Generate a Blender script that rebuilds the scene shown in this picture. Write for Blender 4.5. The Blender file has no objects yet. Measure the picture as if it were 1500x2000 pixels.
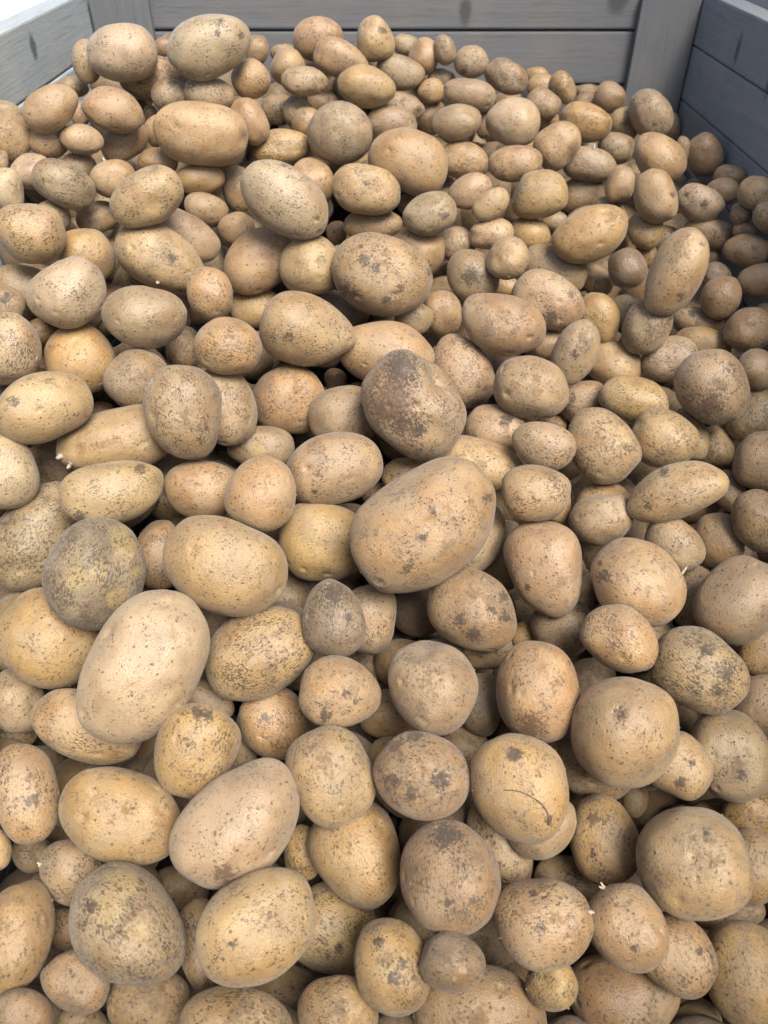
import bpy, math, random
import numpy as np
from mathutils import Matrix, Vector, kdtree
rad = math.radians
scene = bpy.context.scene
COL = scene.collection
random.seed(7)
rng = np.random.default_rng(7)

# ------------------------------------------------------------------ camera
PITCH = rad(41.0)
CAM_Z = 1.224
cam_d = bpy.data.cameras.new('camera')
cam = bpy.data.objects.new('camera', cam_d)
COL.objects.link(cam)
cam.location = (0, 0, CAM_Z)
cam.rotation_euler = (math.pi / 2 - PITCH, 0, 0)
cam_d.sensor_fit = 'VERTICAL'
cam_d.sensor_height = 36
cam_d.lens = 27
cam_d.clip_start = 0.02
cam_d.clip_end = 500
cam_d.dof.use_dof = True
cam_d.dof.focus_distance = 0.72
cam_d.dof.aperture_fstop = 9.0
scene.camera = cam

# ------------------------------------------------------------------ light
SUN_AZ, SUN_EL = 150.0, 57.0        # azimuth clockwise from +Y
world = bpy.data.worlds.new('World')
scene.world = world
world.use_nodes = True
wn = world.node_tree
bg = wn.nodes['Background']
sky = wn.nodes.new('ShaderNodeTexSky')
sky.sky_type = 'NISHITA'
sky.sun_disc = False
sky.sun_elevation = rad(SUN_EL)
sky.sun_rotation = rad(SUN_AZ)
sky.dust_density = 3.0
wn.links.new(sky.outputs[0], bg.inputs[0])
bg.inputs[1].default_value = 0.05
sun_d = bpy.data.lights.new('sun', 'SUN')
sun_d.energy = 1.5
sun_d.angle = rad(30)
sun_d.color = (1.0, 0.95, 0.87)
sun = bpy.data.objects.new('sun', sun_d)
COL.objects.link(sun)
sd = Vector((math.sin(rad(SUN_AZ)) * math.cos(rad(SUN_EL)), math.cos(rad(SUN_AZ)) * math.cos(rad(SUN_EL)), math.sin(rad(SUN_EL))))
sun.rotation_euler = sd.to_track_quat('Z', 'Y').to_euler()
sun.location = sd * 20
vs = scene.view_settings
vs.view_transform = 'Standard'
vs.look = 'None'
vs.gamma = 1
vs.use_curve_mapping = False
vs.exposure = 2.2

# ------------------------------------------------------------------ node helpers
class NT:
    def __init__(s, name):
        s.m = bpy.data.materials.new(name)
        s.m.use_nodes = True
        s.t = s.m.node_tree
        s.b = s.t.nodes['Principled BSDF']
    def n(s, kind, **kw):
        nd = s.t.nodes.new(kind)
        for k, v in kw.items():
            setattr(nd, k, v)
        return nd
    def put(s, sock, v):
        if isinstance(v, bpy.types.NodeSocket):
            s.t.links.new(v, sock)
        else:
            sock.default_value = v
    def math(s, op, a, b=0.0, clamp=False):
        nd = s.n('ShaderNodeMath', operation=op, use_clamp=clamp)
        s.put(nd.inputs[0], a); s.put(nd.inputs[1], b)
        return nd.outputs[0]
    def vmath(s, op, a, b):
        nd = s.n('ShaderNodeVectorMath', operation=op)
        s.put(nd.inputs[0], a); s.put(nd.inputs[1], b)
        return nd.outputs[0]
    def noise(s, vec, scale, detail=2.0, rough=0.5, dist=0.0):
        nd = s.n('ShaderNodeTexNoise')
        s.put(nd.inputs['Vector'], vec)
        nd.inputs['Scale'].default_value = scale
        nd.inputs['Detail'].default_value = detail
        nd.inputs['Roughness'].default_value = rough
        nd.inputs['Distortion'].default_value = dist
        return nd.outputs['Fac']
    def step(s, v, lo, hi, tlo=0.0, thi=1.0):
        nd = s.n('ShaderNodeMapRange', interpolation_type='SMOOTHSTEP')
        s.put(nd.inputs[0], v); s.put(nd.inputs[1], lo); s.put(nd.inputs[2], hi)
        s.put(nd.inputs[3], tlo); s.put(nd.inputs[4], thi)
        return nd.outputs[0]
    def mix(s, f, a, b, mode='MIX'):
        nd = s.n('ShaderNodeMix', data_type='RGBA', blend_type=mode)
        s.put(nd.inputs[0], f)
        for sk, v in ((nd.inputs[6], a), (nd.inputs[7], b)):
            if isinstance(v, tuple) and len(v) == 3:
                v = v + (1.0,)
            s.put(sk, v)
        return nd.outputs[2]

def potato_material():
    k = NT('potato_skin')
    tc = k.n('ShaderNodeTexCoord').outputs['Object']
    oi = k.n('ShaderNodeObjectInfo')
    co = k.vmath('ADD', tc, k.vmath('MULTIPLY', oi.outputs['Location'], (17.3, 23.1, 11.7)))
    skin = k.n('ShaderNodeAttribute', attribute_name='skin')
    st = k.n('ShaderNodeAttribute', attribute_name='stain')
    dirt = skin.outputs['Alpha']
    sep = k.n('ShaderNodeSeparateColor')
    k.put(sep.inputs[0], st.outputs['Color'])
    n_a = k.noise(co, 30, 5, 0.62, 0.5)
    n_b = k.noise(co, 70, 6, 0.68, 0.8)
    n_c = k.noise(co, 38, 4, 0.6, 0.4)
    n_f = k.noise(co, 330, 5, 0.75)
    # broad tone drift of the skin
    base = k.mix(k.step(n_a, 0.35, 0.68), k.mix(1.0, skin.outputs['Color'], (1.13, 1.06, 0.96), 'MULTIPLY'),
                 k.mix(1.0, skin.outputs['Color'], (0.84, 0.76, 0.70), 'MULTIPLY'))
    # warm russet blush
    base = k.mix(k.math('MULTIPLY', k.step(k.noise(k.vmath('ADD', co, (9.1, 3.3, 5.7)), 30, 3), 0.52, 0.72), 0.5), base, (0.42, 0.235, 0.095))
    # thin dust film
    film = k.step(k.math('ADD', k.math('MULTIPLY', n_b, 0.75), k.math('MULTIPLY', n_f, 0.25)),
                  k.math('SUBTRACT', 0.66, k.math('MULTIPLY', dirt, 0.30)),
                  k.math('SUBTRACT', 0.86, k.math('MULTIPLY', dirt, 0.30)))
    base = k.mix(k.math('MULTIPLY', film, 0.65), base, (0.37, 0.285, 0.205))
    # pale dry dust lying softly over part of the skin
    pd = k.step(k.noise(k.vmath('ADD', co, (6.1, 2.9, 8.8)), 24, 6, 0.66, 0.5), 0.42, 0.70)
    base = k.mix(k.math('MULTIPLY', pd, 0.5), base, (0.60, 0.50, 0.385))
    # crusty soil patches
    crust = k.step(k.math('ADD', k.math('MULTIPLY', n_c, 0.7), k.math('MULTIPLY', n_f, 0.3)),
                   k.math('SUBTRACT', 0.65, k.math('MULTIPLY', dirt, 0.17)),
                   k.math('SUBTRACT', 0.74, k.math('MULTIPLY', dirt, 0.13)))
    # clean windows (marked) cut the crust
    n_m = k.math('MULTIPLY', k.math('SUBTRACT', n_b, 0.5), 1.5)
    clean = k.step(k.math('ADD', st.outputs['Alpha'], k.math('MULTIPLY', n_m, 0.8)), 0.25, 0.70)
    crust = k.math('MULTIPLY', crust, k.math('SUBTRACT', 1.0, clean))
    base = k.mix(k.math('MULTIPLY', clean, 0.7), base, (0.56, 0.43, 0.21))
    base = k.mix(k.math('MULTIPLY', crust, 0.48), base, (0.165, 0.125, 0.095))
    # fine dark flecks in drifts
    drift = k.step(k.noise(k.vmath('ADD', co, (4.7, 8.1, 2.2)), 55, 4, 0.6), 0.36, 0.66, 0.0, 1.0)
    vv = k.n('ShaderNodeVectorMath', operation='MULTIPLY')
    k.put(vv.inputs[0], co); vv.inputs[1].default_value = (0.55, 1.0, 1.0)
    f1 = k.noise(vv.outputs[0], 560, 3, 0.75)
    thr = k.math('SUBTRACT', k.step(oi.outputs['Random'], 0.0, 1.0, 0.625, 0.705), k.math('MULTIPLY', drift, 0.125))
    thr = k.math('SUBTRACT', thr, k.math('MULTIPLY', dirt, 0.06))
    fl = k.step(f1, thr, k.math('ADD', thr, 0.08))
    base = k.mix(k.math('MULTIPLY', fl, 0.8), base, (0.085, 0.060, 0.036))
    # pores / lenticels
    vo = k.n('ShaderNodeTexVoronoi', feature='F1')
    k.put(vo.inputs['Vector'], k.vmath('ADD', co, (1.3, 1.9, 4.4))); vo.inputs['Scale'].default_value = 210
    vsep = k.n('ShaderNodeSeparateColor'); k.put(vsep.inputs[0], vo.outputs['Color'])
    pr = k.math('MULTIPLY', k.step(vo.outputs['Distance'], 0.30, 0.16), k.step(vsep.outputs[0], 0.84, 0.88))
    base = k.mix(k.math('MULTIPLY', pr, 0.7), base, (0.13, 0.088, 0.055))
    # pale scuffs
    sc = k.step(k.noise(k.vmath('ADD', co, (2.2, 7.7, 1.1)), 110, 4, 0.6), 0.66, 0.74)
    base = k.mix(k.math('MULTIPLY', sc, 0.4), base, (0.62, 0.50, 0.32))
    # individually placed marks
    fm = k.math('MULTIPLY', k.math('SUBTRACT', n_f, 0.5), 3.4)
    nn = k.math('ADD', n_m, fm)
    mk = k.step(k.math('ADD', sep.outputs[0], nn), 0.30, 0.72)
    base = k.mix(k.math('MULTIPLY', mk, 0.8), base, (0.085, 0.062, 0.052))
    mb = k.step(k.math('ADD', sep.outputs[1], nn), 0.25, 0.75)
    base = k.mix(k.math('MULTIPLY', mb, 0.75), base, (0.15, 0.085, 0.060))
    mw = k.step(k.math('ADD', sep.outputs[2], n_m), 0.40, 0.55)
    base = k.mix(k.math('MULTIPLY', k.math('MULTIPLY', mw, k.step(n_f, 0.35, 0.6)), 0.55), base, (0.80, 0.62, 0.40))
    base = k.mix(1.0, base, (0.485, 0.452, 0.373), 'MULTIPLY')
    k.put(k.b.inputs['Base Color'], base)
    dmask = k.math('MAXIMUM', film, crust)
    k.put(k.b.inputs['Roughness'], k.step(k.math('ADD', k.math('MULTIPLY', dmask, 0.7), k.math('MULTIPLY', pd, 0.5)), 0, 1, 0.40, 0.80))
    k.b.inputs['Sheen Weight'].default_value = 0.12
    k.b.inputs['Sheen Roughness'].default_value = 0.5
    k.b.inputs['Specular IOR Level'].default_value = 0.5
    h = k.math('ADD', k.math('MULTIPLY', n_f, 0.5), k.math('MULTIPLY', crust, 0.5))
    h = k.math('ADD', h, k.math('MULTIPLY', k.noise(co, 800, 2), 0.7))
    h = k.math('SUBTRACT', h, k.math('MULTIPLY', pr, 0.7))
    h = k.math('ADD', h, k.math('MULTIPLY', n_b, 1.2))
    bp = k.n('ShaderNodeBump')
    bp.inputs['Strength'].default_value = 0.55
    bp.inputs['Distance'].default_value = 0.0014
    k.put(bp.inputs['Height'], h)
    k.put(k.b.inputs['Normal'], bp.outputs[0])
    return k.m

def simple(name, col, rough=0.7, nscale=60, amt=0.25):
    k = NT(name)
    tc = k.n('ShaderNodeTexCoord').outputs['Object']
    f = k.noise(tc, nscale, 4, 0.6)
    k.put(k.b.inputs['Base Color'], k.mix(f, tuple(c * (1 - amt) for c in col), tuple(min(1, c * (1 + amt)) for c in col)))
    k.b.inputs['Roughness'].default_value = rough
    return k.m

def wood_material(name, axis, tint=(0.215, 0.225, 0.225), stains=()):
    """axis: 0 grain along X, 1 along Y, 2 along Z"""
    k = NT(name)
    tc = k.n('ShaderNodeNewGeometry').outputs['Position']
    mul = [30.0, 30.0, 30.0]; mul[axis] = 1.6
    g = k.vmath('MULTIPLY', tc, tuple(mul))
    oi = k.n('ShaderNodeAttribute', attribute_name='plank')
    pk = k.n('ShaderNodeSeparateColor'); k.put(pk.inputs[0], oi.outputs['Color'])
    off = k.n('ShaderNodeCombineXYZ')
    for i in range(3):
        k.put(off.inputs[i], k.math('MULTIPLY', pk.outputs[0], 31.0 + 7 * i))
    g = k.vmath('ADD', g, off.outputs[0])
    n1 = k.noise(g, 1.6, 6, 0.6, 1.2)
    n2 = k.noise(g, 9.0, 5, 0.75, 0.3)
    n3 = k.noise(tc, 9.0, 4, 0.6)
    c = k.mix(n1, tuple(t * 0.76 for t in tint), tuple(t * 1.2 for t in tint))
    c = k.mix(k.step(n2, 0.50, 0.72), c, tuple(t * 0.68 for t in tint))
    c = k.mix(k.math('MULTIPLY', k.step(n3, 0.42, 0.75), 0.6), c, (tint[0] * 1.25, tint[1] * 1.12, tint[2] * 1.0))
    c = k.mix(k.math('MULTIPLY', k.step(pk.outputs[0], 0.0, 1.0), 0.5), c, k.mix(1.0, c, (0.80, 0.78, 0.77), 'MULTIPLY'))
    for (sx, sy, sz, rx, ry, rz) in stains:
        d = k.vmath('SUBTRACT', tc, (sx, sy, sz))
        d = k.vmath('MULTIPLY', d, (1 / rx, 1 / ry, 1 / rz))
        ln = k.n('ShaderNodeVectorMath', operation='LENGTH'); k.put(ln.inputs[0], d)
        m = k.step(k.math('ADD', ln.outputs['Value'], k.math('MULTIPLY', k.math('SUBTRACT', n2, 0.5), 1.4)), 1.1, 0.4)
        c = k.mix(k.math('MULTIPLY', m, 0.75), c, (0.045, 0.048, 0.05))
    k.put(k.b.inputs['Base Color'], c)
    k.b.inputs['Roughness'].default_value = 0.82
    k.b.inputs['Specular IOR Level'].default_value = 0.25
    bp = k.n('ShaderNodeBump'); bp.inputs['Strength'].default_value = 0.3; bp.inputs['Distance'].default_value = 0.0018
    k.put(bp.inputs['Height'], k.math('ADD', n2, k.math('MULTIPLY', n1, 0.6)))
    k.put(k.b.inputs['Normal'], bp.outputs[0])
    return k.m

# ------------------------------------------------------------------ setting and crate
def box_mesh(name, boxes, mat, parent=None, bev=0.003):
    """boxes: list of (x0,x1,y0,y1,z0,z1); one mesh, bevelled, with a 'plank' value per box"""
    import bmesh
    bm = bmesh.new()
    lay = bm.loops.layers.float_color.new('plank')
    for (x0, x1, y0, y1, z0, z1) in boxes:
        b2 = bmesh.new()
        bmesh.ops.create_cube(b2, size=1.0)
        for v in b2.verts:
            v.co = Vector(((x0 + x1) / 2 + v.co.x * (x1 - x0), (y0 + y1) / 2 + v.co.y * (y1 - y0), (z0 + z1) / 2 + v.co.z * (z1 - z0)))
        bmesh.ops.bevel(b2, geom=b2.edges[:], offset=bev, segments=2, affect='EDGES', profile=0.6)
        vmap = {}
        r = random.random()
        for v in b2.verts:
            vmap[v] = bm.verts.new(v.co)
        for f in b2.faces:
            nf = bm.faces.new([vmap[v] for v in f.verts])
            nf.smooth = False
            for lp in nf.loops:
                lp[lay] = (r, r, r, 1)
        b2.free()
    me = bpy.data.meshes.new(name)
    bm.to_mesh(me); bm.free()
    me.materials.append(mat)
    o = bpy.data.objects.new(name, me)
    COL.objects.link(o)
    if parent:
        o.parent = parent
        o.matrix_parent_inverse = Matrix.Translation(-Vector(parent.location))
    return o

D = 1.45
XL, XR = -0.322 * D, 0.346 * D
YF = -0.17
TOP = CAM_Z - 0.120 * D
FLOOR = 0.12
BH = 0.0545 * D          # board height
gnd = box_mesh('ground', [(-40, 40, -30, 60, -0.2, 0.0)], simple('pale_concrete', (0.78, 0.80, 0.82), 0.85, 3, 0.06))
gnd['kind'] = 'structure'
TH = 0.036
CR = bpy.data.objects.new('wooden_crate', None)
COL.objects.link(CR)
CR.location = ((XL + XR) / 2, (YF + D) / 2, 0)
CR['label'] = 'weathered grey wooden crate of horizontal planks holding all the potatoes'
CR['category'] = 'crate'

def planks(axis, a0, a1, c0, c1, first=0.0, gap=0.0035):
    out = []
    z = TOP
    i = 0
    while z > FLOOR:
        zh = BH * (1.0 if i else 1.0 + first)
        z0 = max(z - zh + gap, FLOOR)
        j = random.uniform(-0.0012, 0.0012)
        if axis == 'y':
            out.append((c0 + j, c1 + j, a0, a1, z0 - 0.002, z))
        else:
            out.append((a0, a1, c0 + j, c1 + j, z0, z))
        z -= zh
        i += 1
    return out
w_side_l = wood_material('weathered_wood_left', 1, (0.33, 0.365, 0.38), ((XL, 0.95, TOP - 0.05, 0.02, 0.007, 0.012), (XL, 1.18, TOP - 0.03, 0.02, 0.012, 0.02)))  # same wood tinted paler: brighter light and glare on this side painted in
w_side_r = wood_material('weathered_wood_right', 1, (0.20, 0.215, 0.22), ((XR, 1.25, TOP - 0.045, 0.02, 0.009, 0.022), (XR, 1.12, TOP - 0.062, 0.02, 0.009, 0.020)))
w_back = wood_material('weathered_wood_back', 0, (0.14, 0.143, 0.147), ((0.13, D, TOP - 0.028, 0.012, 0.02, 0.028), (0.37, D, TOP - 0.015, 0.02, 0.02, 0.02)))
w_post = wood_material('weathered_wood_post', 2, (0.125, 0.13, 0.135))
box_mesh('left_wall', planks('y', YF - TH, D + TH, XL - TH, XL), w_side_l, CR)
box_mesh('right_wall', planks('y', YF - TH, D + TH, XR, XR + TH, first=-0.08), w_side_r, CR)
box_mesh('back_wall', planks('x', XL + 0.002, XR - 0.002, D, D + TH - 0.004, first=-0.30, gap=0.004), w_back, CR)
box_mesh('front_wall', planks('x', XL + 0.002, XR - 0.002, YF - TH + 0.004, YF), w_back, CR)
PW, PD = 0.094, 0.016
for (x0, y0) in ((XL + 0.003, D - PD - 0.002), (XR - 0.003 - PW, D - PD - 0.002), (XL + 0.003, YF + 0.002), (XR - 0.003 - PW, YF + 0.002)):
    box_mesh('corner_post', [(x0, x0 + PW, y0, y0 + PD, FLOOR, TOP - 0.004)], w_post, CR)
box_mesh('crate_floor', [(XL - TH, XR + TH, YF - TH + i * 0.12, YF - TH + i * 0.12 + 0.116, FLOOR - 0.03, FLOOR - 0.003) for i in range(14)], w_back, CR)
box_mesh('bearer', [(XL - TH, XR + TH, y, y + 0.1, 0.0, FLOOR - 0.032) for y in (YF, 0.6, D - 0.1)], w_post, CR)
dw = box_mesh('shed_wall', [(1.0, 1.15, 0.6, 4.0, 0, 2.6)], simple('dark_paint', (0.03, 0.028, 0.045), 0.6, 6))
dw['label'] = 'dark purple grey wall glimpsed past the right crate wall, top right corner'
dw['category'] = 'wall'
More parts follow.
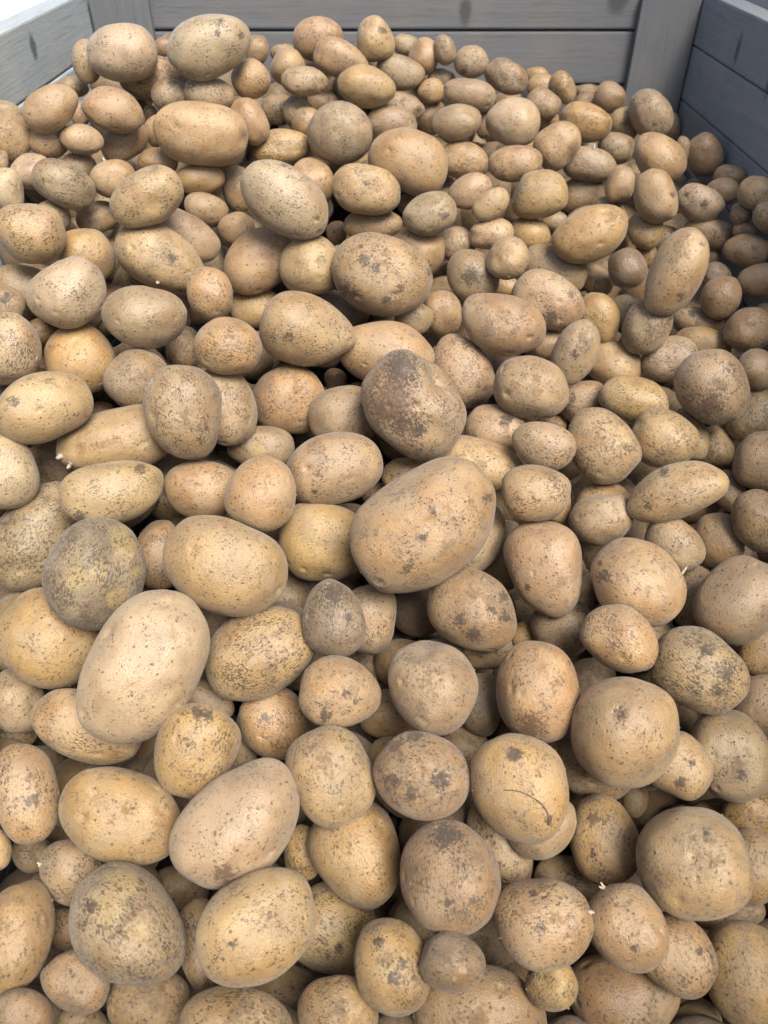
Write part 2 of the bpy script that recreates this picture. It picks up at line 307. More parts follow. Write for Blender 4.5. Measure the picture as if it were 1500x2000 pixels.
DATA = """
240 104 70 57 15 .4 p4 | large pale round potato resting against the left back corner of the crate | pale round corner potato
168 120 45 28 80 1 g4
320 92 22 20 0 2 b4
307 156 76 47 12 .6 t6
333 185 38 34 0 .5 g6 | dirty small potato with dark grey patch below the huge pale back potato | dark-patched little back potato
409 90 84 64 -25 0 p2 | huge pale potato standing highest at the back, left of centre | huge pale back potato
100 212 58 46 -30 0 t2 | smooth tan egg-shaped potato close to the left crate wall | smooth tan wall-side potato
143 170 30 22 0 2 g4
220 215 62 45 15 0 t2
8 222 36 26 10 1 g4
22 268 52 42 70 1 t5
98 272 42 40 0 1 t4
160 272 44 30 12 .5 k1
243 275 50 38 -25 1 b5
155 222 26 18 90 2 b4
293 225 20 14 90 2 t4
305 256 32 24 90 1 t4
393 262 95 62 12 0 c3 | large cream lumpy potato below the huge pale back potato | large cream lumpy potato
408 184 50 33 10 .4 p4
490 154 41 38 60 0 o3
500 98 32 24 90 2 b6
556 105 28 20 0 2 g4
563 132 39 33 90 .8 t4
595 159 46 30 5 0 g5 | grey brown oval potato low in the dip before the back wall | grey oval dip potato
621 77 50 45 10 .3 t3
667 116 56 38 25 0 t4 T.15
732 80 46 38 75 0 c4 | upright yellowish potato with dark spot standing before the back wall | upright yellowish back potato
716 170 58 43 15 0 y4
782 143 48 36 12 .5 g4
488 236 50 33 60 .8 t4
545 214 35 32 0 1 g4
583 222 36 30 60 1 g5
600 243 35 30 90 1 b4
664 260 66 60 50 0 g7 | large brown grey dusty potato with small pale peeled patch on its right | brown patch-peeled potato
630 200 30 22 0 1.5 b5
548 289 60 38 -5 1 y3
785 215 44 34 20 .8 g6
765 240 50 35 0 .7 g4
799 314 80 62 27 0 o2 | large smooth orange tan potato, widest of its colour in the back half | smooth orange tan potato
793 88 26 22 0 2 g4
829 110 36 30 100 .6 t1
869 97 31 21 85 .5 g5
920 121 34 33 0 .5 k6 | pinkish brown knobbly potato with an orange scar at the back edge | pinkish scarred back potato
862 155 28 22 0 1 t5
842 178 27 26 0 .7 y5
916 188 52 35 10 .6 g5
892 240 49 37 -15 0 g4
842 228 36 26 100 1 b4
989 150 44 33 30 .5 g5
1002 237 53 50 20 0 p4 | big pale rounded potato with crusty skin, right of centre at the back | pale crusty back potato
1048 148 24 18 0 1.5 t4
1058 168 29 26 0 1 o3
1100 172 34 24 70 .8 o3
1060 203 34 30 40 .7 b6
1068 238 24 24 0 1 t4
1143 240 52 40 10 .2 y2
1088 283 52 42 -55 0 t2
945 240 32 18 90 1.2 b4
1150 180 28 16 0 2 b5
1147 200 24 20 0 1.5 b6
1191 190 31 31 0 .7 b5
1220 243 33 29 60 .5 c4 | yellow small potato with a dark hollow on its right side | dark-hollowed small potato
1270 224 50 43 60 .3 g5 | olive brown egg-shaped potato standing at the right end of the back ridge | olive right-ridge potato
1202 290 36 32 0 .5 g4
1286 310 56 47 35 0 t4
1152 322 52 35 8 .4 g5
1375 305 42 38 90 2 b6
1335 290 25 15 90 1.5 b5
1310 250 30 18 90 1 b5
1424 348 32 26 0 2 b5
1410 373 33 28 0 1.5 b4
1478 378 38 36 0 1.5 b5
1446 418 22 22 0 1.5 b7
1498 425 32 28 90 1.5 b7
1458 452 28 18 0 1.5 b6
1365 398 48 38 20 .3 p5
1358 362 20 14 0 1 g4
1279 385 54 43 80 0 o3 | upright orange tan potato with one dark dot on its right side | dotted upright orange potato
1211 360 38 28 -70 0 t3
1135 382 48 36 -15 1 b5
1053 380 57 47 -20 0 y4
1006 320 54 36 -8 0 t4
905 313 50 38 10 .8 t3
917 374 46 34 -25 .3 k3
959 400 40 27 -35 .2 c3 | small pale peanut-shaped potato squeezed between two rows right of centre | small pale peanut-shaped potato
715 371 69 49 12 0 c4 | cream oval potato with a small dark eye, below the brown patch-peeled one | cream dark-eyed oval
608 355 48 44 60 1 t3
558 392 98 64 38 0 p3 | long pale potato tilted down to the right, left of centre | long pale tilted potato
391 350 49 31 3 .3 y1 | smooth golden oval potato below the large cream lumpy potato | smooth golden oval
308 315 41 27 8 1 t4
222 350 46 38 10 .3 t3
155 328 36 30 20 1 g4
60 335 46 36 0 1 p4
125 360 68 42 28 .3 g6 | long grey brown dusty potato lying tilted near the left edge | long grey dusty potato
12 372 46 34 70 .4 p5
3 315 22 14 90 1 g4
62 457 70 58 20 0 t3 | large tan oval potato with smooth skin touching the left picture edge | tan left-edge oval
103 425 38 36 45 .8 p5
287 388 76 56 -30 0 c4 | large cream potato tilted up to the right, below a small tan one | large cream slanting potato
190 425 42 32 -15 1.2 b4
168 500 60 54 40 .8 y2
345 458 92 48 25 .6 g5
318 507 100 60 30 .2 c6 T.2 | large cream tapering potato with a dark grey spot and sprout crumb | cream tapering grey-spotted potato
403 410 44 34 15 1 b6
468 370 48 34 80 1 b6
463 447 36 33 -20 1 b4
508 508 76 60 -38 .4 t4
607 517 62 59 30 .3 c5
746 539 100 80 12 0 t6 | large tan potato covered in round dark spots, in the upper centre | dark-spotted large potato
728 438 58 31 0 1 t5
657 455 24 20 90 2 b7
800 400 24 22 0 1.5 b4
839 418 54 42 -20 0 g6 | grey yellow oval potato with dark spot, above and right of the big spotted one | grey yellow spotted oval
818 493 50 46 30 .8 t5
893 478 37 36 30 .9 g7
923 540 57 50 60 .2 g6 | grey dusty rounded potato with a dark central smudge | grey smudged round potato
959 456 45 32 -5 .3 k2
1035 458 41 33 15 .8 y4
991 505 44 41 -40 0 c5
1085 432 28 20 0 2 g5
1152 458 80 53 -27 0 y5 | large yellow tan potato slanting up right, in the right upper part | large yellow slanting potato
1190 415 34 28 20 1 g5
1258 450 38 35 0 .4 y2
1300 470 34 30 0 1.5 b5
1225 525 40 40 0 .4 d5 | small round purple grey potato with a flat dark face | purple grey round potato
1262 498 26 22 90 1.2 b6
1320 533 94 53 -58 0 c4 | long pale yellow potato standing steeply tilted near the right edge | long pale yellow potato
1385 457 52 30 5 .5 t4
1388 505 24 20 90 1.2 g4
1400 538 28 26 0 1 p1
1458 490 47 34 5 .4 t5
1490 548 52 34 -10 .4 b4
1408 581 44 41 -40 .4 b6
1168 550 32 30 0 1.5 b5
1082 525 66 44 20 .6 g5
1070 588 74 56 18 .3 k4 | pinkish grey potato with a tiny red eye and dark lower corner | pinkish red-eyed potato
865 613 46 38 80 .8 t3
985 560 30 20 0 1.5 y4
982 634 86 60 18 0 b6 | large grey brown dusty oval potato right of the upper centre | large grey brown oval
808 622 38 34 0 .8 g5
603 646 96 72 12 .2 c4 T.25 | large cream potato narrowing to the right with one dark spot | cream right-tapering potato
752 692 98 66 8 .4 c5 | broad cream potato half hidden behind the kidney-notched purple potato | broad cream half-hidden potato
900 726 76 60 65 .6 k5
811 792 110 92 48 0 k6 | large notched purple brown potato with black sooty patch on its top | notched purple potato
563 780 75 66 10 1 o6
672 815 70 62 0 .8 g6
655 745 26 22 90 2 b4
651 915 98 70 -12 0 k4 | large cream pink oval potato below left of the notched purple one | cream pink oval potato
500 600 52 42 0 .8 y2
410 574 53 45 80 0 t3 | small tan upright potato resting right of a large cream tapering potato | small tan upright potato
446 677 68 57 20 .2 o3 | pinkish orange round potato in the left middle of the heap | pinkish orange round potato
358 680 44 34 90 1.5 b6
283 620 84 62 5 0 g4 | large yellow oval potato ringed with grey dust, left upper middle | dust-ringed yellow oval
133 575 80 67 -10 0 p3 | large pale smooth rounded potato near the left edge, upper middle | pale smooth left potato
45 560 58 42 15 1 g4
15 595 38 34 60 .9 g6
14 682 74 68 60 .3 p4 | whitish large potato cut by the left picture edge, upper middle | whitish cut-off potato
82 648 32 28 0 1.5 b5
158 700 74 68 45 .8 y4
270 742 63 61 0 .7 g7 | round grey brown dusty potato left of the centre row | round grey brown potato
85 795 100 68 -12 .1 c4 | large yellowish oval potato with a grey spot lying at the left edge | grey-spotted yellow oval
195 800 28 16 0 2 b4
228 862 118 64 -10 .5 c4 T-.15 | long cream potato with white sprouts on its left end | cream sprouting-end potato
361 806 94 77 75 0 g6 | upright dusty tan potato leaning over the end of the sprouting one | upright dusty tan potato
440 792 80 62 80 .5 k6
510 872 66 42 8 .7 g5 | small oval potato with a lime green patch | green-patched small potato
10 920 76 66 70 .3 p5
222 962 104 62 -12 .2 c4 | long cream oval potato lying just above the black muddy potato | cream oval above the mud
395 957 76 58 10 .7 o5
75 1048 120 80 -50 1 g6
188 1120 112 98 -60 0 m9 | round black muddy potato with yellow green clean patches | black muddy potato
310 1083 68 50 90 1.2 b5
440 1107 124 94 25 0 o4 | large smooth orange tan potato right of the black muddy one | orange tan smooth oval
512 965 75 70 -60 0 o3 | pale orange round potato with a navel-like eye in the middle left | navel-eyed orange potato
640 1062 98 78 12 .6 y5 T.1
790 930 45 37 0 1 o4
832 1027 153 110 -33 0 t6 | biggest potato of all, speckled tan, lying in the very centre | biggest speckled potato
925 1048 74 60 -60 .8 p1
985 1085 70 46 90 1.5 g4
651 1207 78 62 85 .2 d7 T-.15 | small brown muddy egg-shaped potato below the centre | brown muddy egg potato
718 1210 70 57 90 1 g4
815 1195 55 50 0 2 d7
923 1190 94 76 25 .3 b6 | brown tan potato with dark grey scabs just below the biggest speckled potato | brown scabbed potato
847 1340 96 86 70 0 k7 | round dusty pinkish grey potato with a sunken stem end on top | dusty sunken-topped potato
950 1265 52 42 0 .8 g7
1066 1111 98 76 75 .2 k5 T.12 | pinkish tan egg-shaped potato pointing downward, right of the biggest one | pinkish downward-pointing potato
1047 963 68 56 0 0 c6
1085 985 40 30 90 .8 b5
930 908 90 52 15 .5 c6
968 842 62 52 20 .7 k5
1038 758 76 62 10 0 c7 | cream round potato with scattered dirt crust, right of the notched purple one | dirt-crusted cream potato
1060 872 64 48 15 .1 k5
1173 871 78 66 35 .1 c6 | large dusty yellow egg-shaped potato in the right middle | dusty yellow egg potato
1297 858 68 58 5 .1 o6 | reddish brown roundish potato with small pits, in the right middle | reddish brown pitted potato
1348 848 54 34 70 .6 c6
1393 874 42 42 0 .8 c4
1238 780 70 46 8 .3 y3 | golden waisted potato like two joined lobes, in the right middle | golden waisted potato
1390 757 77 72 60 0 g5 | perfectly round grey potato near the right edge, above the middle | round grey right potato
1468 810 58 54 -35 .6 g5
1307 700 58 42 -25 .5 p5
1372 672 58 34 5 .8 y2
1195 710 62 44 15 1 c4
1124 688 68 44 -65 .2 k6 | dirty pinkish potato standing tilted with a dark round scab | pinkish scab-dotted potato
1168 622 52 44 70 .6 y1 | bright golden clean upright potato in the right upper middle | bright golden upright potato
1262 640 58 46 -60 .4 g6
1222 615 40 28 90 1 g6
1362 628 52 28 5 .8 k5
1463 645 52 44 -20 .5 b5
1478 722 42 40 10 .5 g5
1495 615 24 22 0 1 g5
1065 670 36 36 0 1.2 k4
1055 700 30 22 0 1.5 b4
1140 785 50 40 -15 1 b7
1085 830 22 18 0 1.5 b5
1490 900 62 56 -30 .5 b4
1318 960 104 54 -20 .1 c5 | long cream yellow potato lying slanted up right, right of the middle | long cream slanted potato
1424 958 42 32 80 .8 g5
1482 1018 64 54 70 .3 b5
1318 1063 64 48 25 .3 k6
1400 1055 56 52 30 .8 b5
1175 1015 65 50 -10 .3 k6
1178 988 59 48 10 .6 o5
1244 1138 98 82 35 0 c6 | large cream potato with dark speckles and a side sprout in the right lower middle | speckled cream large potato
1445 1172 92 80 -35 .1 g4 | large yellow grey clean rounded potato at the right edge | yellow grey right-edge potato
1355 1170 72 52 75 1.2 g4
1212 1248 80 62 42 0 o4 | smooth pinkish orange oval potato tucked below the speckled cream one | pinkish orange oval
1100 1225 62 60 0 1.2 g7
1366 1309 102 78 28 .2 c7 | large cream oval potato mottled grey on its right half, right lower middle | grey-mottled cream oval
1025 1240 30 28 0 1.5 y4
1049 1351 102 82 82 0 o5 | peeled-skin pinkish potato with brown netted patch at its bottom | torn-skinned pinkish potato
1220 1430 112 104 60 0 t5 | very large round tan potato with a small black navel, lower right | large round navelled potato
1325 1495 72 62 40 .8 c5
1425 1475 96 78 60 .9 g5
1490 1375 60 58 0 .8 k5
1485 1262 60 44 90 .9 y4
1150 1480 100 72 40 1 g5
1240 1560 38 26 90 1.5 g2
1180 1638 92 68 75 .8 y5
1353 1684 120 106 40 0 c6 | very large yellowish round potato near the lower right edge | large lower right potato
1017 1540 112 94 68 0 y5 | golden potato with a dry root thread across it | root-threaded golden potato
1060 1615 72 60 -30 .5 g5
975 1640 90 55 70 1.2 p4
1005 1690 58 36 100 1.4 g4
1110 1720 70 48 20 1.5 g5
1062 1803 97 91 30 0 t5 | round tan potato with tiny white sprout on its right, lower right | tan potato with white sprout
1225 1812 94 74 58 .1 t5
1322 1865 92 70 55 .5 t6
1450 1900 110 78 75 .6 y6
1470 1695 80 64 75 .7 o5
1445 1780 50 30 0 1.5 g6
1385 1790 30 26 0 1.2 y5
1078 1922 58 50 80 .5 y6
1215 1945 115 85 15 1 b6
1360 2000 50 50 0 1.5 g5
935 1975 132 95 8 .6 b6 | wide brown speckled potato cut by the bottom edge, below the grey one | wide brown bottom potato
883 1878 66 61 20 0 d7 | small grey muddy potato with a pale eye near the bottom | small grey muddy potato
878 1712 116 98 80 0 b7 | large brown dusty rounded potato in the lower centre | large brown dusty potato
764 1887 98 78 70 .3 y6 | golden potato with dark scabs left of the small grey muddy one | golden dark-scabbed potato
700 1665 108 88 70 .8 y5 T.1
650 1810 96 88 70 1.3 c5
590 1665 56 36 90 1.3 y5
815 1790 55 45 0 1.8 b5
503 1810 127 103 -38 0 c3 | bright cream very large smooth potato in the lower left centre | bright cream smooth potato
468 1610 149 101 -45 0 p4 | large grey white chalky potato, lower left of centre | chalky grey white potato
395 1845 92 48 80 1 g5
248 1811 130 108 62 0 g8 | large grey crusted potato with yellow clean patch, lower left | grey crusted yellow-patched potato
152 1915 68 62 40 .4 b6
140 1700 68 66 0 .7 g6 | dim grey brown potato with white sprout on its left side, lower left | side-sprouted dim potato
30 1830 122 72 -70 .4 y6
45 1985 64 56 0 .3 k6 | pinkish grey potato cut by the bottom left corner | bottom left corner potato
-10 1660 42 34 90 .8 c4
130 1815 42 40 0 1.3 b5
62 1665 40 40 0 2 g6
350 1735 60 45 0 2 g6
290 1955 80 70 0 .9 b6
160 2000 50 40 0 1.5 b6
462 2000 112 80 5 .3 c6 | cream dark-flecked potato cut by the bottom edge, left of centre | cream bottom-edge potato
660 1978 80 76 0 .5 o6
50 1548 100 67 85 .2 c5 | upright pale potato with grey dust touching the left edge, lower left | upright pale left potato
237 1594 124 94 12 .2 y4 | large smooth yellow potato with a pale slit eye, lower left | yellow slit-eyed potato
380 1465 96 80 -60 .1 y5 | golden potato with a black patch on its top, lower left | black-topped golden potato
172 1418 112 70 18 .7 c5
283 1300 164 109 -55 0 p3 | huge pale long potato slanting up right beside the black muddy one | huge pale slanting potato
98 1250 106 94 30 .5 y5
30 1370 66 60 90 1.3 g7
25 1430 50 30 0 2 b5
508 1272 116 86 -30 .3 c6 | yellow brown tapered potato right of the huge pale slanting one | yellow brown tapered potato
405 1370 56 42 20 1.5 p2
537 1410 74 70 40 .8 o4 | orange gold potato with one black spot, in shade left of centre | orange black-spotted potato
665 1350 80 71 0 .2 o7 | round golden brown speckled potato below the brown muddy egg | golden brown speckled potato
648 1514 98 84 80 .1 c6 | greyish cream kidney-sided potato in the lower centre | greyish cream kidney potato
823 1514 97 85 20 0 b8 | dirty golden potato with several black scabs and crusted top, lower centre | black-scabbed dirty potato
760 1395 60 50 0 1.5 b5
935 1375 62 44 90 1.2 d6
905 1460 50 46 0 1.6 b5
1150 1330 55 45 0 1.8 g7
735 965 30 22 0 1.8 b4
1390 1600 50 40 0 1.6 y6
1465 1590 62 60 0 1.2 y6
"""
MARKS = """
k 785 715 34
b 765 785 46
k 785 830 22
k 815 840 14
k 712 507 12
k 755 585 9
k 672 565 11
k 735 525 7
k 838 532 8
k 690 575 8
k 706 480 5
k 782 560 7
k 563 658 8
k 795 1110 12
k 955 972 9
k 822 1050 8
k 845 1000 8
g 150 1130 24
g 245 1052 30
g 192 1120 20
g 228 1168 22
g 270 1120 14
w 240 1090 18
g 240 1725 36
g 215 1780 34
g 265 1820 24
w 290 1800 26
w 1085 1302 20
w 1072 1285 12
b 1035 1420 28
k 1210 1393 13
k 1003 1475 14
k 1072 1602 9
k 518 1402 9
k 388 1393 13
k 405 1396 12
b 1385 792 26
k 1125 693 8
k 1265 990 8
k 1178 1125 13
k 1172 1100 5
k 1030 1148 7
k 900 1210 11
k 925 1240 13
k 985 1205 12
k 985 1165 10
k 650 1165 16
k 680 1205 9
k 920 540 17
k 868 423 10
k 338 502 10
r 1115 575 8
k 1075 620 14
k 28 783 10
k 405 838 5
k 275 915 11
k 155 1010 14
k 455 1845 8
b 440 1705 20
k 180 1770 13
k 270 1800 7
k 740 1840 12
k 787 1882 12
k 766 1910 12
k 662 1852 9
k 870 1635 26
k 925 1760 12
k 873 1762 9
k 762 1528 16
k 862 1522 18
k 805 1552 14
k 815 1432 18
k 590 1545 10
k 675 1355 7
k 694 1371 6
k 635 1400 11
k 1350 1490 6
k 1330 1530 10
k 1450 1515 10
r 1160 1600 12
k 1160 1668 7
k 1380 1627 6
k 1237 1853 6
k 1042 1745 7
k 1060 1813 7
k 1365 1857 8
k 1350 613 6
k 1472 485 6
k 1330 577 8
k 1372 477 5
k 1312 380 6
r 1226 242 11
k 1278 243 5
k 817 215 7
k 430 43 7
k 425 64 6
k 470 70 7
k 717 358 6
k 747 58 8
w 713 250 9
r 905 140 7
n 505 880 16
k 990 818 12
k 615 960 7
k 10 585 10
k 335 165 9
w 180 1550 10
w 512 960 6
k 1430 1020 8
k 500 1925 6
b 770 1460 16
k 1380 1270 14
k 1420 1310 16
k 1400 1350 12
k 1068 300 3
k 925 790 14
k 1295 920 9
w 905 1895 7
w 888 1912 6
k 590 1390 7
w 1060 1275 10
k 60 1560 14
k 960 1195 9
k 1340 380 6
k 1375 400 7
"""
# ------------------------------------------------------------------ the potatoes: read from the photograph
F = 1500.0
RIGHT = np.array([1.0, 0, 0]); UPV = np.array([0, math.sin(PITCH), math.cos(PITCH)]); FWD = np.array([0, math.cos(PITCH), -math.sin(PITCH)])
def ray(px, py):
    u, v = (px - 750) / F, (1000 - py) / F
    d = FWD + u * RIGHT + v * UPV
    return d / np.linalg.norm(d)
def project(P):
    P = np.asarray(P) - np.array([0, 0, CAM_Z])
    z = P @ FWD
    return 750 + F * (P @ RIGHT) / z, 1000 - F * (P @ UPV) / z, z
def sstep(x, a, b):
    t = np.clip((x - a) / (b - a), 0, 1)
    return t * t * (3 - 2 * t)
def heap(x, y):
    """height of the heap surface relative to the camera"""
    h = -0.66 + 0.28 * y
    h = h + 0.15 * sstep(-x, 0.0, 0.46) * sstep(y, 0.3, 1.0)
    h = h + 0.055 * sstep(y, 0.9, 1.35) * sstep(-x, -0.35, -0.1)
    h = h - 0.12 * sstep(x, 0.40, 0.5) * sstep(y, 0.85, 1.1)
    return h
TONES = {'p': (0.66, 0.545, 0.43), 'c': (0.62, 0.475, 0.295), 'y': (0.60, 0.435, 0.225), 't': (0.58, 0.42, 0.26), 'o': (0.595, 0.425, 0.25),
         'k': (0.57, 0.44, 0.315), 'g': (0.49, 0.39, 0.275), 'b': (0.47, 0.335, 0.21), 'd': (0.33, 0.255, 0.19), 'm': (0.36, 0.295, 0.22)}
WORDS = {'p': 'pale', 'c': 'cream', 'y': 'yellow', 't': 'tan', 'o': 'orange', 'k': 'pinkish', 'g': 'greyish', 'b': 'brown', 'd': 'muddy', 'm': 'muddy'}
P = []
for ln in DATA.strip().split('\n'):
    parts = [s.strip() for s in ln.split('|')]
    tk = parts[0].split()
    d = dict(x=float(tk[0]), y=float(tk[1]), a=float(tk[2]), b=float(tk[3]), ang=float(tk[4]), lay=float(tk[5]), tone=tk[6][0], dirt=int(tk[6][1]) / 9, T=0.0)
    if len(tk) > 7:
        d['T'] = float(tk[7][1:])
    if len(parts) > 1:
        d['label'], d['ref'] = parts[1], parts[2]
    P.append(d)
N = len(P)
for p in P:
    d = ray(p['x'], p['y']); p['d'] = d
    lo, hi = 0.3, 3.0
    for _ in range(40):
        m = (lo + hi) / 2
        q = d * m
        if q[2] > heap(q[0], q[1]): lo = m
        else: hi = m
    R = lo
    c = d @ FWD
    w = p['b'] / F                        # rough radius per metre
    for lim, comp in ((XR, d[0]), (-XL, -d[0]), (D - 0.02, d[1])):
        if comp > 0.02:
            R = min(R, lim / (comp + w * 0.9))
    p['R0'] = R + p['lay'] * 0.075
    p['Rmax'] = min([lim / (comp + w * 0.9) for lim, comp in ((XR, d[0]), (-XL, -d[0]), (D - 0.02, d[1])) if comp > 0.02] + [9])
    p['R0'] = min(p['R0'], p['Rmax'])
    th = rad(p['ang'])
    p['M'] = np.array([[math.cos(th), -math.sin(th)], [-math.sin(th), -math.cos(th)]]) @ np.diag([p['a'], p['b']])   # pixel, y up
    e1 = np.cross(d, [0, 0, 1.0]); e1 /= np.linalg.norm(e1)
    e2 = np.cross(e1, d)
    u, v = (p['x'] - 750) / F, (1000 - p['y']) / F
    J = np.array([[e @ RIGHT - u * (e @ FWD) for e in (e1, e2)], [e @ UPV - v * (e @ FWD) for e in (e1, e2)]]) * F / c   # at R = 1
    Q = np.linalg.inv(J) @ p['M']
    U, S, _ = np.linalg.svd(Q)
    p['ax'] = (e1 * U[0, 0] + e2 * U[1, 0], e1 * U[0, 1] + e2 * U[1, 1])
    p['S'] = S                            # tangent semi axes at R = 1
    p['cr'] = random.uniform(0.90, 1.04) * S[1] if S[0] / S[1] > 1.12 else random.uniform(0.92, 1.15) * S[1]
key = np.array([p['lay'] - p['y'] * 0.001 for p in P])
R = np.array([p['R0'] for p in P]); R0 = R.copy(); Rmax = np.array([p['Rmax'] for p in P])
g = (np.arange(11) - 5) / 5.0
gx, gy = np.meshgrid(g, g)
pairs = []
for i in range(N):
    for j in range(i + 1, N):
        A, B = P[i], P[j]
        if abs(A['x'] - B['x']) > A['a'] + B['a'] or abs(A['y'] - B['y']) > A['a'] + B['a']:
            continue
        f, k = (A, B) if A['a'] < B['a'] else (B, A)
        px = f['x'] + gx * f['a']; py = f['y'] + gy * f['a']
        def rr(q):
            o = np.linalg.inv(q['M']) @ np.stack([(px - q['x']).ravel(), -(py - q['y']).ravel()])
            return (o ** 2).sum(0)
        r1, r2 = rr(A), rr(B)
        ok = (r1 < 1) & (r2 < 1)
        if not ok.any():
            continue
        s = (A['cr'] * np.sqrt(1 - r1[ok]) + B['cr'] * np.sqrt(1 - r2[ok])).max()
        fi, bi = (i, j) if key[i] < key[j] else (j, i)
        pairs.append((fi, bi, s))
fi = np.array([q[0] for q in pairs]); bi = np.array([q[1] for q in pairs]); ds = np.array([q[2] for q in pairs])
for it in range(400):
    need = ds * 0.95 * (R[fi] + R[bi]) / 2 - (R[bi] - R[fi])
    need = np.maximum(need, 0)
    mv = np.zeros(N); cnt = np.zeros(N)
    np.add.at(mv, fi, -need * 0.42); np.add.at(mv, bi, need * 0.58)
    np.add.at(cnt, fi, need > 0); np.add.at(cnt, bi, need > 0)
    R = R + mv / np.maximum(cnt, 1) * 0.9
    R = R + (R0 - R) * 0.03
    R = np.minimum(R, Rmax + 0.0)
for p, r in zip(P, R):
    p['R'] = float(r)
    p['pos'] = p['d'] * r + np.array([0, 0, CAM_Z])
    p['rad'] = (p['S'][0] * r, p['S'][1] * r, p['cr'] * r)

# ------------------------------------------------------------------ potato meshes
import bmesh
def ico(sub):
    bm = bmesh.new()
    bmesh.ops.create_icosphere(bm, subdivisions=sub, radius=1.0)
    v = np.array([x.co[:] for x in bm.verts]); f = np.array([[a.index for a in t.verts] for t in bm.faces])
    bm.free()
    return v / np.linalg.norm(v, axis=1)[:, None], f
ICO = {s: ico(s) for s in (3, 4, 5, 6)}
def lump(n, r, amp=1.0, T=0.0, fine=True, odd=1.0):
    q = r.uniform(1.98, 2.3)
    s = (np.abs(n) ** q).sum(1) ** (-1 / q)
    d = np.zeros(len(n))
    for kk, aa, m in ((1.6, 0.026, 3), (2.8, 0.024, 4), (5.0, 0.010, 5), (9.0, 0.004, 6)):
        for _ in range(m):
            w = r.normal(size=3); w *= kk / np.linalg.norm(w)
            d += aa * np.sin(n @ w + r.uniform(0, 6.28)) * amp
    if fine:
        for _ in range(int(r.integers(5, 11))):                 # eyes: small dents with a brow
            c = r.normal(size=3); c /= np.linalg.norm(c)
            w = r.uniform(0.05, 0.11)
            a = np.linalg.norm(n - c, axis=1)
            d -= r.uniform(0.022, 0.065) * np.exp(-(a / w) ** 2)
            c2 = c + np.array([0, 0, w * 1.3]); c2 /= np.linalg.norm(c2)
            a2 = np.linalg.norm(n - c2, axis=1)
            d += 0.013 * np.exp(-(a2 / (w * 1.3)) ** 2)
        for _ in range(2):                                      # flattened sides where it grew against stones
            c = r.normal(size=3); c /= np.linalg.norm(c)
            d -= 0.32 * odd * np.maximum(n @ c - r.uniform(0.72, 0.9), 0)
        if r.random() < 0.6:                                   # broad hollow
            c = r.normal(size=3); c /= np.linalg.norm(c)
            a = np.linalg.norm(n - c, axis=1)
            d -= r.uniform(0.03, 0.07) * np.exp(-(a / r.uniform(0.25, 0.4)) ** 2)
    v = n * (s * (1 + d))[:, None]
    # sit inside the unit box so the outline keeps its measured size
    t = r.uniform(-0.09, 0.09) * odd + T
    v[:, 1] *= (1 - t * v[:, 0]); v[:, 2] *= (1 - t * v[:, 0])
    bend = r.uniform(-0.11, 0.11) * odd
    v[:, 1] += bend * v[:, 0] ** 2
    for k in range(3):
        lo, hi = v[:, k].min(), v[:, k].max()
        v[:, k] = (v[:, k] - (lo + hi) / 2) * 2 / (hi - lo)
    return v
def mesh_np(name, v, f, smooth=True):
    me = bpy.data.meshes.new(name)
    me.vertices.add(len(v)); me.vertices.foreach_set('co', np.asarray(v, dtype=np.float32).ravel())
    me.loops.add(f.size); me.loops.foreach_set('vertex_index', f.astype(np.int32).ravel())
    me.polygons.add(len(f)); me.polygons.foreach_set('loop_start', np.arange(0, f.size, f.shape[1], dtype=np.int32))
    me.polygons.foreach_set('use_smooth', np.ones(len(f), dtype=bool))
    me.update(calc_edges=True)
    return me
def fattr(me, name, arr):
    at = me.attributes.new(name, 'FLOAT_COLOR', 'POINT')
    at.data.foreach_set('color', np.asarray(arr, dtype=np.float32).ravel())
MAT = potato_material()
SPROUT = simple('pale_sprout', (0.36, 0.31, 0.24), 0.5, 200, 0.15)
ROOT = simple('dry_root', (0.10, 0.075, 0.055), 0.8, 200, 0.3)
marks = [(a[0], float(a[1]), float(a[2]), float(a[3])) for a in (l.split() for l in MARKS.strip().split('\n'))]
def owner(px, py):
    best, bi_ = 1e9, None
    for i, p in enumerate(P):
        o = np.linalg.inv(p['M']) @ np.array([px - p['x'], -(py - p['y'])])
        r2 = (o ** 2).sum()
        if r2 < 1:
            fr = p['R'] - p['rad'][2] * math.sqrt(1 - r2)
            if fr < best: best, bi_ = fr, i
    return bi_
for p in P: p['marks'] = []; p['dents'] = []; p['extras'] = []
for m in marks:
    i = owner(m[1], m[2])
    if i is not None: P[i]['marks'].append(m)
DENTS = [(893, 708, 52, 0.48, 811, 792), (735, 1480, 34, 0.07, 648, 1514), (1240, 735, 16, 0.12), (1243, 825, 14, 0.08), (832, 1264, 22, 0.10), (968, 1345, 30, 0.06), (1060, 1290, 14, 0.05),
         (512, 960, 10, 0.05), (1210, 1393, 12, 0.05), (148, 880, 14, 0.06), (180, 1550, 9, 0.04), (1325, 425, 14, 0.08),
         (845, 470, 10, 0.03), (930, 395, 12, 0.08), (1226, 242, 10, 0.10), (1325, 1760, 12, 0.04), (320, 1350, 20, 0.02), (695, 1300, 16, 0.02)]
for t in DENTS:
    i = owner(t[-2], t[-1]) if len(t) == 6 else owner(t[0], t[1])
    if i is not None: P[i]['dents'].append(t[:4])

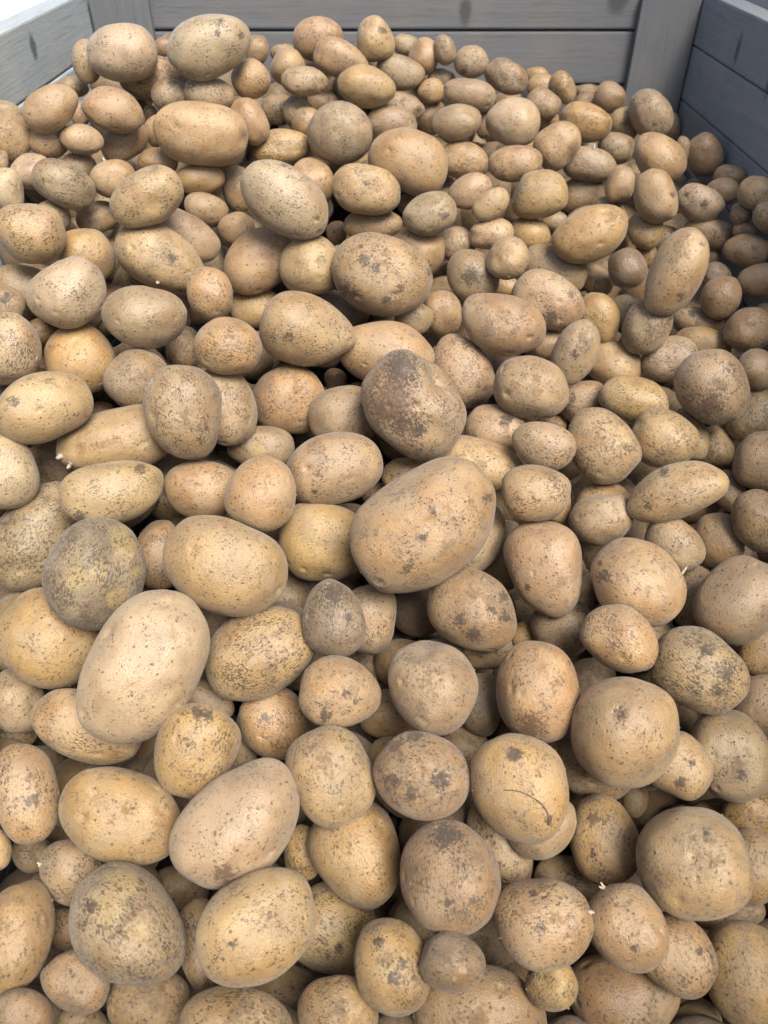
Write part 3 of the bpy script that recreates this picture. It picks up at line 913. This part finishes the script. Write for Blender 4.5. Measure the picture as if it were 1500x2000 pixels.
def build(p, idx):
    r = np.random.default_rng(1000 + idx)
    big = p['a'] > 85
    n, f = ICO[6 if p['a'] > 70 else 5]
    if p['a'] < 36: n, f = ICO[4]
    v = lump(n, r, 1.0, p['T'], True, 1.0 if p['a'] < 100 and p['a'] < 1.45 * p['b'] else 0.4)
    # tip the long axis a little so the heap is not a stack of face-on discs
    Rm = np.stack([p['ax'][0], p['ax'][1], np.cross(p['ax'][0], p['ax'][1])], axis=1)
    # orientation: +x end toward image direction of the given angle
    th = rad(p['ang'])
    want = RIGHT * math.cos(th) - UPV * math.sin(th)
    if Rm[:, 0] @ want < 0:
        Rm[:, 0] *= -1; Rm[:, 1] *= -1
    v = v * np.array(p['rad'])
    W = v @ Rm.T + p['pos']
    if p['dents'] or p['marks']:
        X, Y, Z = project(W)
        nrm = (v / np.array(p['rad']) ** 2) @ Rm.T
        front = np.clip((-(nrm / np.linalg.norm(nrm, axis=1)[:, None]) @ p['d']) * 3 + 0.6, 0, 1)
    for (dx, dy, dr, dep) in p['dents']:
        wgt = np.exp(-((X - dx) ** 2 + (Y - dy) ** 2) / dr ** 2) * front
        v = v * (1 - dep * wgt)[:, None]
    st = np.zeros((len(v), 4))
    ch = {'k': 0, 'b': 1, 'r': 1, 'w': 2, 'g': 3, 'n': 3}
    for (tp, mx, my, mr) in p['marks']:
        wgt = np.exp(-((X - mx) ** 2 + (Y - my) ** 2) / (mr * 1.15) ** 2) * (front > 0.3)
        c = ch[tp]
        st[:, c] = np.maximum(st[:, c], wgt)
    me = mesh_np('potato', v, f)
    col = np.array(TONES[p['tone']]) * (1 + r.uniform(-0.07, 0.07)) * (1 + r.uniform(-0.03, 0.03, 3))
    fattr(me, 'skin', np.tile(np.append(col, p['dirt']), (len(v), 1)))
    fattr(me, 'stain', st)
    me.materials.append(MAT)
    o = bpy.data.objects.new('potato', me)
    COL.objects.link(o)
    M4 = Matrix([list(Rm[k]) + [p['pos'][k]] for k in range(3)] + [[0, 0, 0, 1]])
    o.matrix_world = M4
    o['category'] = 'potato'
    o['group'] = 'loose potatoes heaped in the crate'
    p['obj'] = o; p['v'] = v; p['Rm'] = Rm
    return o
for i, p in enumerate(P):
    build(p, i)

# ------------------------------------------------------------------ labels
SECT = ['right', 'lower right', 'below', 'lower left', 'left', 'upper left', 'above', 'upper right']
ORD = ['nearest', 'second', 'third', 'fourth', 'fifth', 'sixth', 'seventh', 'eighth', 'ninth', 'tenth']
rank = {}
for li, L in enumerate(P):
    if 'label' not in L: continue
    bins = {}
    for j, q in enumerate(P):
        if j == li: continue
        dx, dy = q['x'] - L['x'], q['y'] - L['y']
        s = int(round(math.degrees(math.atan2(dy, dx)) / 45)) % 8
        bins.setdefault(s, []).append((math.hypot(dx, dy), j))
    for s, lst in bins.items():
        for k, (dd, j) in enumerate(sorted(lst)[:10]):
            rank.setdefault(j, []).append((k + dd / 400, k, li, s))
used = set()
for j, p in enumerate(P):
    if 'label' in p:
        p['obj']['label'] = p['label']; used.add(p['label']); continue
    big, small = p['a'] * p['R'] > 66, p['a'] * p['R'] < 42
    ratio = p['b'] / p['a']
    w = []
    if p['lay'] >= 1: w.append('half-buried')
    elif big: w.append('large')
    elif small: w.append('small')
    if p['dirt'] > 0.6 and p['tone'] not in 'dm': w.append('dirty')
    w.append(WORDS[p['tone']])
    w.append('round' if ratio > 0.87 else 'oval' if ratio > 0.62 else 'long')
    for _, k, li, s in sorted(rank[j]):
        sec = SECT[s]
        loc = sec + ' the' if s in (2, 6) else 'to the ' + sec + ' of the'
        t = ' '.join(w) + ' potato, ' + ORD[k] + ' one ' + loc + ' ' + P[li]['ref']
        while len(t.replace('-', ' ').split()) > 16 and len(w) > 1:
            w.pop(0)
            t = ' '.join(w) + ' potato, ' + ORD[k] + ' ' + loc + ' ' + P[li]['ref']
        if t not in used:
            break
    used.add(t)
    p['obj']['label'] = t

# ------------------------------------------------------------------ sprouts and the root thread (parts of their potatoes)
def tube(name, pts, r0, r1, mat, p, sides=7):
    pts = [Vector(q) for q in pts]
    vs_, fs = [], []
    for k, q in enumerate(pts):
        tdir = (pts[min(k + 1, len(pts) - 1)] - pts[max(k - 1, 0)]).normalized()
        s1 = tdir.orthogonal().normalized(); s2 = tdir.cross(s1)
        r = r0 + (r1 - r0) * k / (len(pts) - 1)
        for m in range(sides):
            a = 2 * math.pi * m / sides
            vs_.append(q + s1 * math.cos(a) * r + s2 * math.sin(a) * r)
        if k:
            for m in range(sides):
                b0 = (k - 1) * sides; b1 = k * sides
                fs.append((b0 + m, b0 + (m + 1) % sides, b1 + (m + 1) % sides, b1 + m))
    fs.append(tuple(range(sides))[::-1]); fs.append(tuple(range((len(pts) - 1) * sides, len(pts) * sides)))
    me = bpy.data.meshes.new(name)
    me.from_pydata([v[:] for v in vs_], [], fs)
    me.polygons.foreach_set('use_smooth', [True] * len(fs))
    me.materials.append(mat)
    o = bpy.data.objects.new(name, me)
    COL.objects.link(o)
    o.parent = p['obj']
    return o
def surf(p, px, py):
    """nearest camera-side surface vertex of the potato to a pixel, local space"""
    W = p['v'] @ p['Rm'].T + p['pos']
    X, Y, Z = project(W)
    dd = (X - px) ** 2 + (Y - py) ** 2
    front = (p['v'] / np.array(p['rad']) ** 2) @ p['Rm'].T @ p['d'] < 0.02
    dd = np.where(front, dd, 1e9)
    return Vector(p['v'][int(dd.argmin())])
def by(px, py):
    return min(P, key=lambda p: abs(p['x'] - px) + abs(p['y'] - py))
SPR = [((228, 862), (118, 890), (-6, 6), 0.0034, 2), ((228, 862), (138, 905), (-4, 10), 0.003, 1), ((1152, 322), (1158, 292), (3, -10), 0.0018, 1),
       ((222, 350), (203, 314), (-2, -6), 0.0018, 1), ((1244, 1138), (1331, 1122), (10, -14), 0.0016, 1), ((1062, 1803), (1150, 1780), (6, 5), 0.0012, 2),
       ((1225, 1812), (1180, 1735), (-10, -4), 0.0013, 3), ((140, 1700), (76, 1690), (-5, -3), 0.0014, 3), ((318, 507), (308, 550), (0, 4), 0.0028, 1),
       
       ((1400, 1055), (1447, 1082), (6, -16), 0.0016, 1)]
for (own, at, dr, r, cnt) in SPR:
    p = by(*own)
    s = surf(p, *at)
    Ri = p['Rm'].T
    scl = p['R'] / F
    for c in range(cnt):
        jx, jy = random.uniform(-5, 5) * (c > 0), random.uniform(-5, 5) * (c > 0)
        out = Vector(Ri @ ((RIGHT * (dr[0] + jx) - UPV * (dr[1] + jy)) * scl - p['d'] * 0.002))
        b0 = s * 0.985 + Vector(Ri @ (RIGHT * jx - UPV * jy)) * scl * 0.5
        side = Vector(Ri @ (RIGHT * random.uniform(-2, 2) * scl))
        tube('sprout', [b0, b0 + out * 0.35, b0 + out * 0.7 + side, b0 + out + side * 1.5], r, r * 0.45, SPROUT, p)
p = by(1017, 1540)
rp = [surf(p, *q) for q in ((985, 1545), (1002, 1543), (1018, 1547), (1034, 1554), (1048, 1563), (1060, 1574), (1069, 1586), (1073, 1598), (1070, 1608))]
tube('root', [q * 1.006 for q in rp], 0.00035, 0.0008, ROOT, p, 6)

# ------------------------------------------------------------------ buried potatoes below the named ones
GW, GH = 300, 400
sc_ = 1500 / GW
zb = np.full((GH, GW), 1e9)
yy, xx = np.mgrid[0:GH, 0:GW]
PX, PY = (xx + 0.5) * sc_, (yy + 0.5) * sc_
def stamp(p, R_, test=False):
    x0, x1 = int(max(0, (p['x'] - p['a']) / sc_)), int(min(GW, (p['x'] + p['a']) / sc_ + 1))
    y0, y1 = int(max(0, (p['y'] - p['a']) / sc_)), int(min(GH, (p['y'] + p['a']) / sc_ + 1))
    if x0 >= x1 or y0 >= y1: return None
    o = np.linalg.inv(p['M']) @ np.stack([(PX[y0:y1, x0:x1] - p['x']).ravel(), -(PY[y0:y1, x0:x1] - p['y']).ravel()])
    r2 = (o ** 2).sum(0).reshape(y1 - y0, x1 - x0)
    ok = r2 < 1
    fr = R_ - p['cr'] * R_ * np.sqrt(np.clip(1 - r2, 0, 1))
    sub = zb[y0:y1, x0:x1]
    if test:
        m = ok & (sub < 1e8)
        return (sub[m] - fr[m]).max() if m.any() else None
    sub[ok] = np.minimum(sub[ok], fr[ok])
for p in P: stamp(p, p['R'])
rim = np.argmax(zb < 1e8, axis=0)
verts, faces, skins = [], [], []
base = 0
cand = []
for lay, (st_, drop) in enumerate(((0.062, 0.050), (0.066, 0.10), (0.075, 0.16))):
    nx = int((XR - XL) / st_); ny = int((D - YF) / st_)
    for ix in range(nx + 1):
        for iy in range(ny + 1):
            x = XL + 0.036 + (XR - XL - 0.072) * (ix + 0.5 * (iy % 2) * (lay != 1)) / nx + random.uniform(-0.012, 0.012)
            y = YF + 0.04 + (D - YF - 0.075) * iy / ny + random.uniform(-0.012, 0.012)
            x = min(max(x, XL + 0.035), XR - 0.035); y = min(max(y, YF + 0.035), D - 0.04)
            cand.append((lay, x, y, drop))
nf = 0
for lay, x, y, drop in cand:
    r = random.uniform(0.029, 0.041) * (1.0 if y > 0.25 else 1.15)
    pos = np.array([x, y, heap(x, y) - drop])
    rel = pos
    Rr = np.linalg.norm(rel); d = rel / Rr
    c = d @ FWD
    if c > 0.3:
        X, Y, Z = 750 + F * (rel @ RIGHT) / (rel @ FWD), 1000 - F * (rel @ UPV) / (rel @ FWD), rel @ FWD
        q = dict(x=X, y=Y, a=r * F / Z * 1.05, b=r * F / Z, M=np.diag([r * F / Z * 1.05] * 2), cr=r / Rr)
        vis = stamp(q, Rr, True)
        inside = -80 < X < 1580 and -80 < Y < 2080
        if inside and vis is None: continue
        if Y < 150 and vis is None: continue
        if inside:
            # its outline must not reach past the named potatoes on the heap's far rim
            u0, v0, rp_ = X / sc_, Y / sc_, r * F / Z / sc_ * 1.25
            msk = ((xx - u0) ** 2 + (yy - v0) ** 2 < rp_ ** 2)
            if Y < 500 and msk.any() and (yy[msk] < rim[xx[msk]]).mean() > 0.02: continue
        if vis is not None and vis > -0.06:
            # sink straight down until nothing of it stands in front of a named potato
            for _ in range(12):
                pos = pos + np.array([0, 0, -0.012])
                rel = pos; Rr = np.linalg.norm(rel); Z = rel @ FWD
                q = dict(x=750 + F * (rel @ RIGHT) / Z, y=1000 - F * (rel @ UPV) / Z, a=r * F / Z * 1.05, b=r * F / Z, M=np.diag([r * F / Z * 1.05] * 2), cr=r / Rr)
                vis = stamp(q, Rr, True)
                if vis is None or vis < -0.06: break
            else:
                continue
    rr_ = np.random.default_rng(5000 + nf)
    v = lump(ICO[3][0], rr_, 1.0, 0.0, False) * np.array([r * rr_.uniform(1.05, 1.4), r * rr_.uniform(0.9, 1.05), r * rr_.uniform(0.85, 1.0)])
    ang = rr_.uniform(0, 6.28); tl = rr_.uniform(-0.5, 0.5)
    Rz = np.array([[math.cos(ang), -math.sin(ang), 0], [math.sin(ang), math.cos(ang), 0], [0, 0, 1]])
    Rx = np.array([[1, 0, 0], [0, math.cos(tl), -math.sin(tl)], [0, math.sin(tl), math.cos(tl)]])
    v = v @ (Rz @ Rx).T + pos + np.array([0, 0, CAM_Z])
    v[:, 0] = np.clip(v[:, 0], XL + 0.002, XR - 0.002); v[:, 1] = np.clip(v[:, 1], YF + 0.02, D - 0.002)
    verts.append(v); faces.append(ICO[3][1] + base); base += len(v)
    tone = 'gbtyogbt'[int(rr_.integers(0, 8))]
    skins.append(np.tile(np.append(np.array(TONES[tone]) * rr_.uniform(0.55, 0.75), rr_.uniform(0.6, 0.95)), (len(v), 1)))  # tone darkened and dirt raised: shade of the gaps painted into buried skins
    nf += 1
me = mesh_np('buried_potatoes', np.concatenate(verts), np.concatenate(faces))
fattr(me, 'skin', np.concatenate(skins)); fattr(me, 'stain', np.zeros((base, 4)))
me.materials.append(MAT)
o = bpy.data.objects.new('buried_potatoes', me)
COL.objects.link(o)
o['kind'] = 'stuff'
o['label'] = 'mass of shaded potatoes buried deeper in the heap between the top ones'
o['category'] = 'potatoes'
# ------------------------------------------------------------------ crumbs of dry soil clinging to the skins
cb_v, cb_f = [], []
cn, cf = ico(1)
cr = np.random.default_rng(99)
nb = 0
for p in P:
    cnt = int(4 + p['dirt'] * 26 * min(1.6, p['a'] / 70))
    vv_ = p['v']; sel = cr.integers(0, len(vv_), cnt)
    nr = vv_ / np.array(p['rad']) ** 2; nr /= np.linalg.norm(nr, axis=1)[:, None]
    for s in sel:
        w = p['Rm'] @ nr[s]
        if w[2] < -0.2 and cr.random() < 0.7: continue
        c = p['Rm'] @ (vv_[s] + nr[s] * 0.0001) + p['pos']
        rs = 0.00035 + 0.0008 * cr.random() ** 3
        cb_v.append(c + cn * (1 + cr.uniform(-0.3, 0.3, (len(cn), 1))) * rs * cr.uniform(0.6, 1.3, 3))
        cb_f.append(cf + nb); nb += len(cn)
me = mesh_np('soil_crumbs', np.concatenate(cb_v), np.concatenate(cb_f))
me.materials.append(simple('dry_soil', (0.15, 0.115, 0.08), 0.95, 300, 0.4))
o = bpy.data.objects.new('soil_crumbs', me)
COL.objects.link(o)
o['kind'] = 'stuff'
o['label'] = 'fine crumbs of dry brown soil clinging to the potato skins'
o['category'] = 'soil'
print('potatoes', N, 'buried', nf, 'R range', R.min(), R.max(), 'shift', np.abs(R - R0).mean(), np.abs(R - R0).max())
bpy.context.view_layer.update()
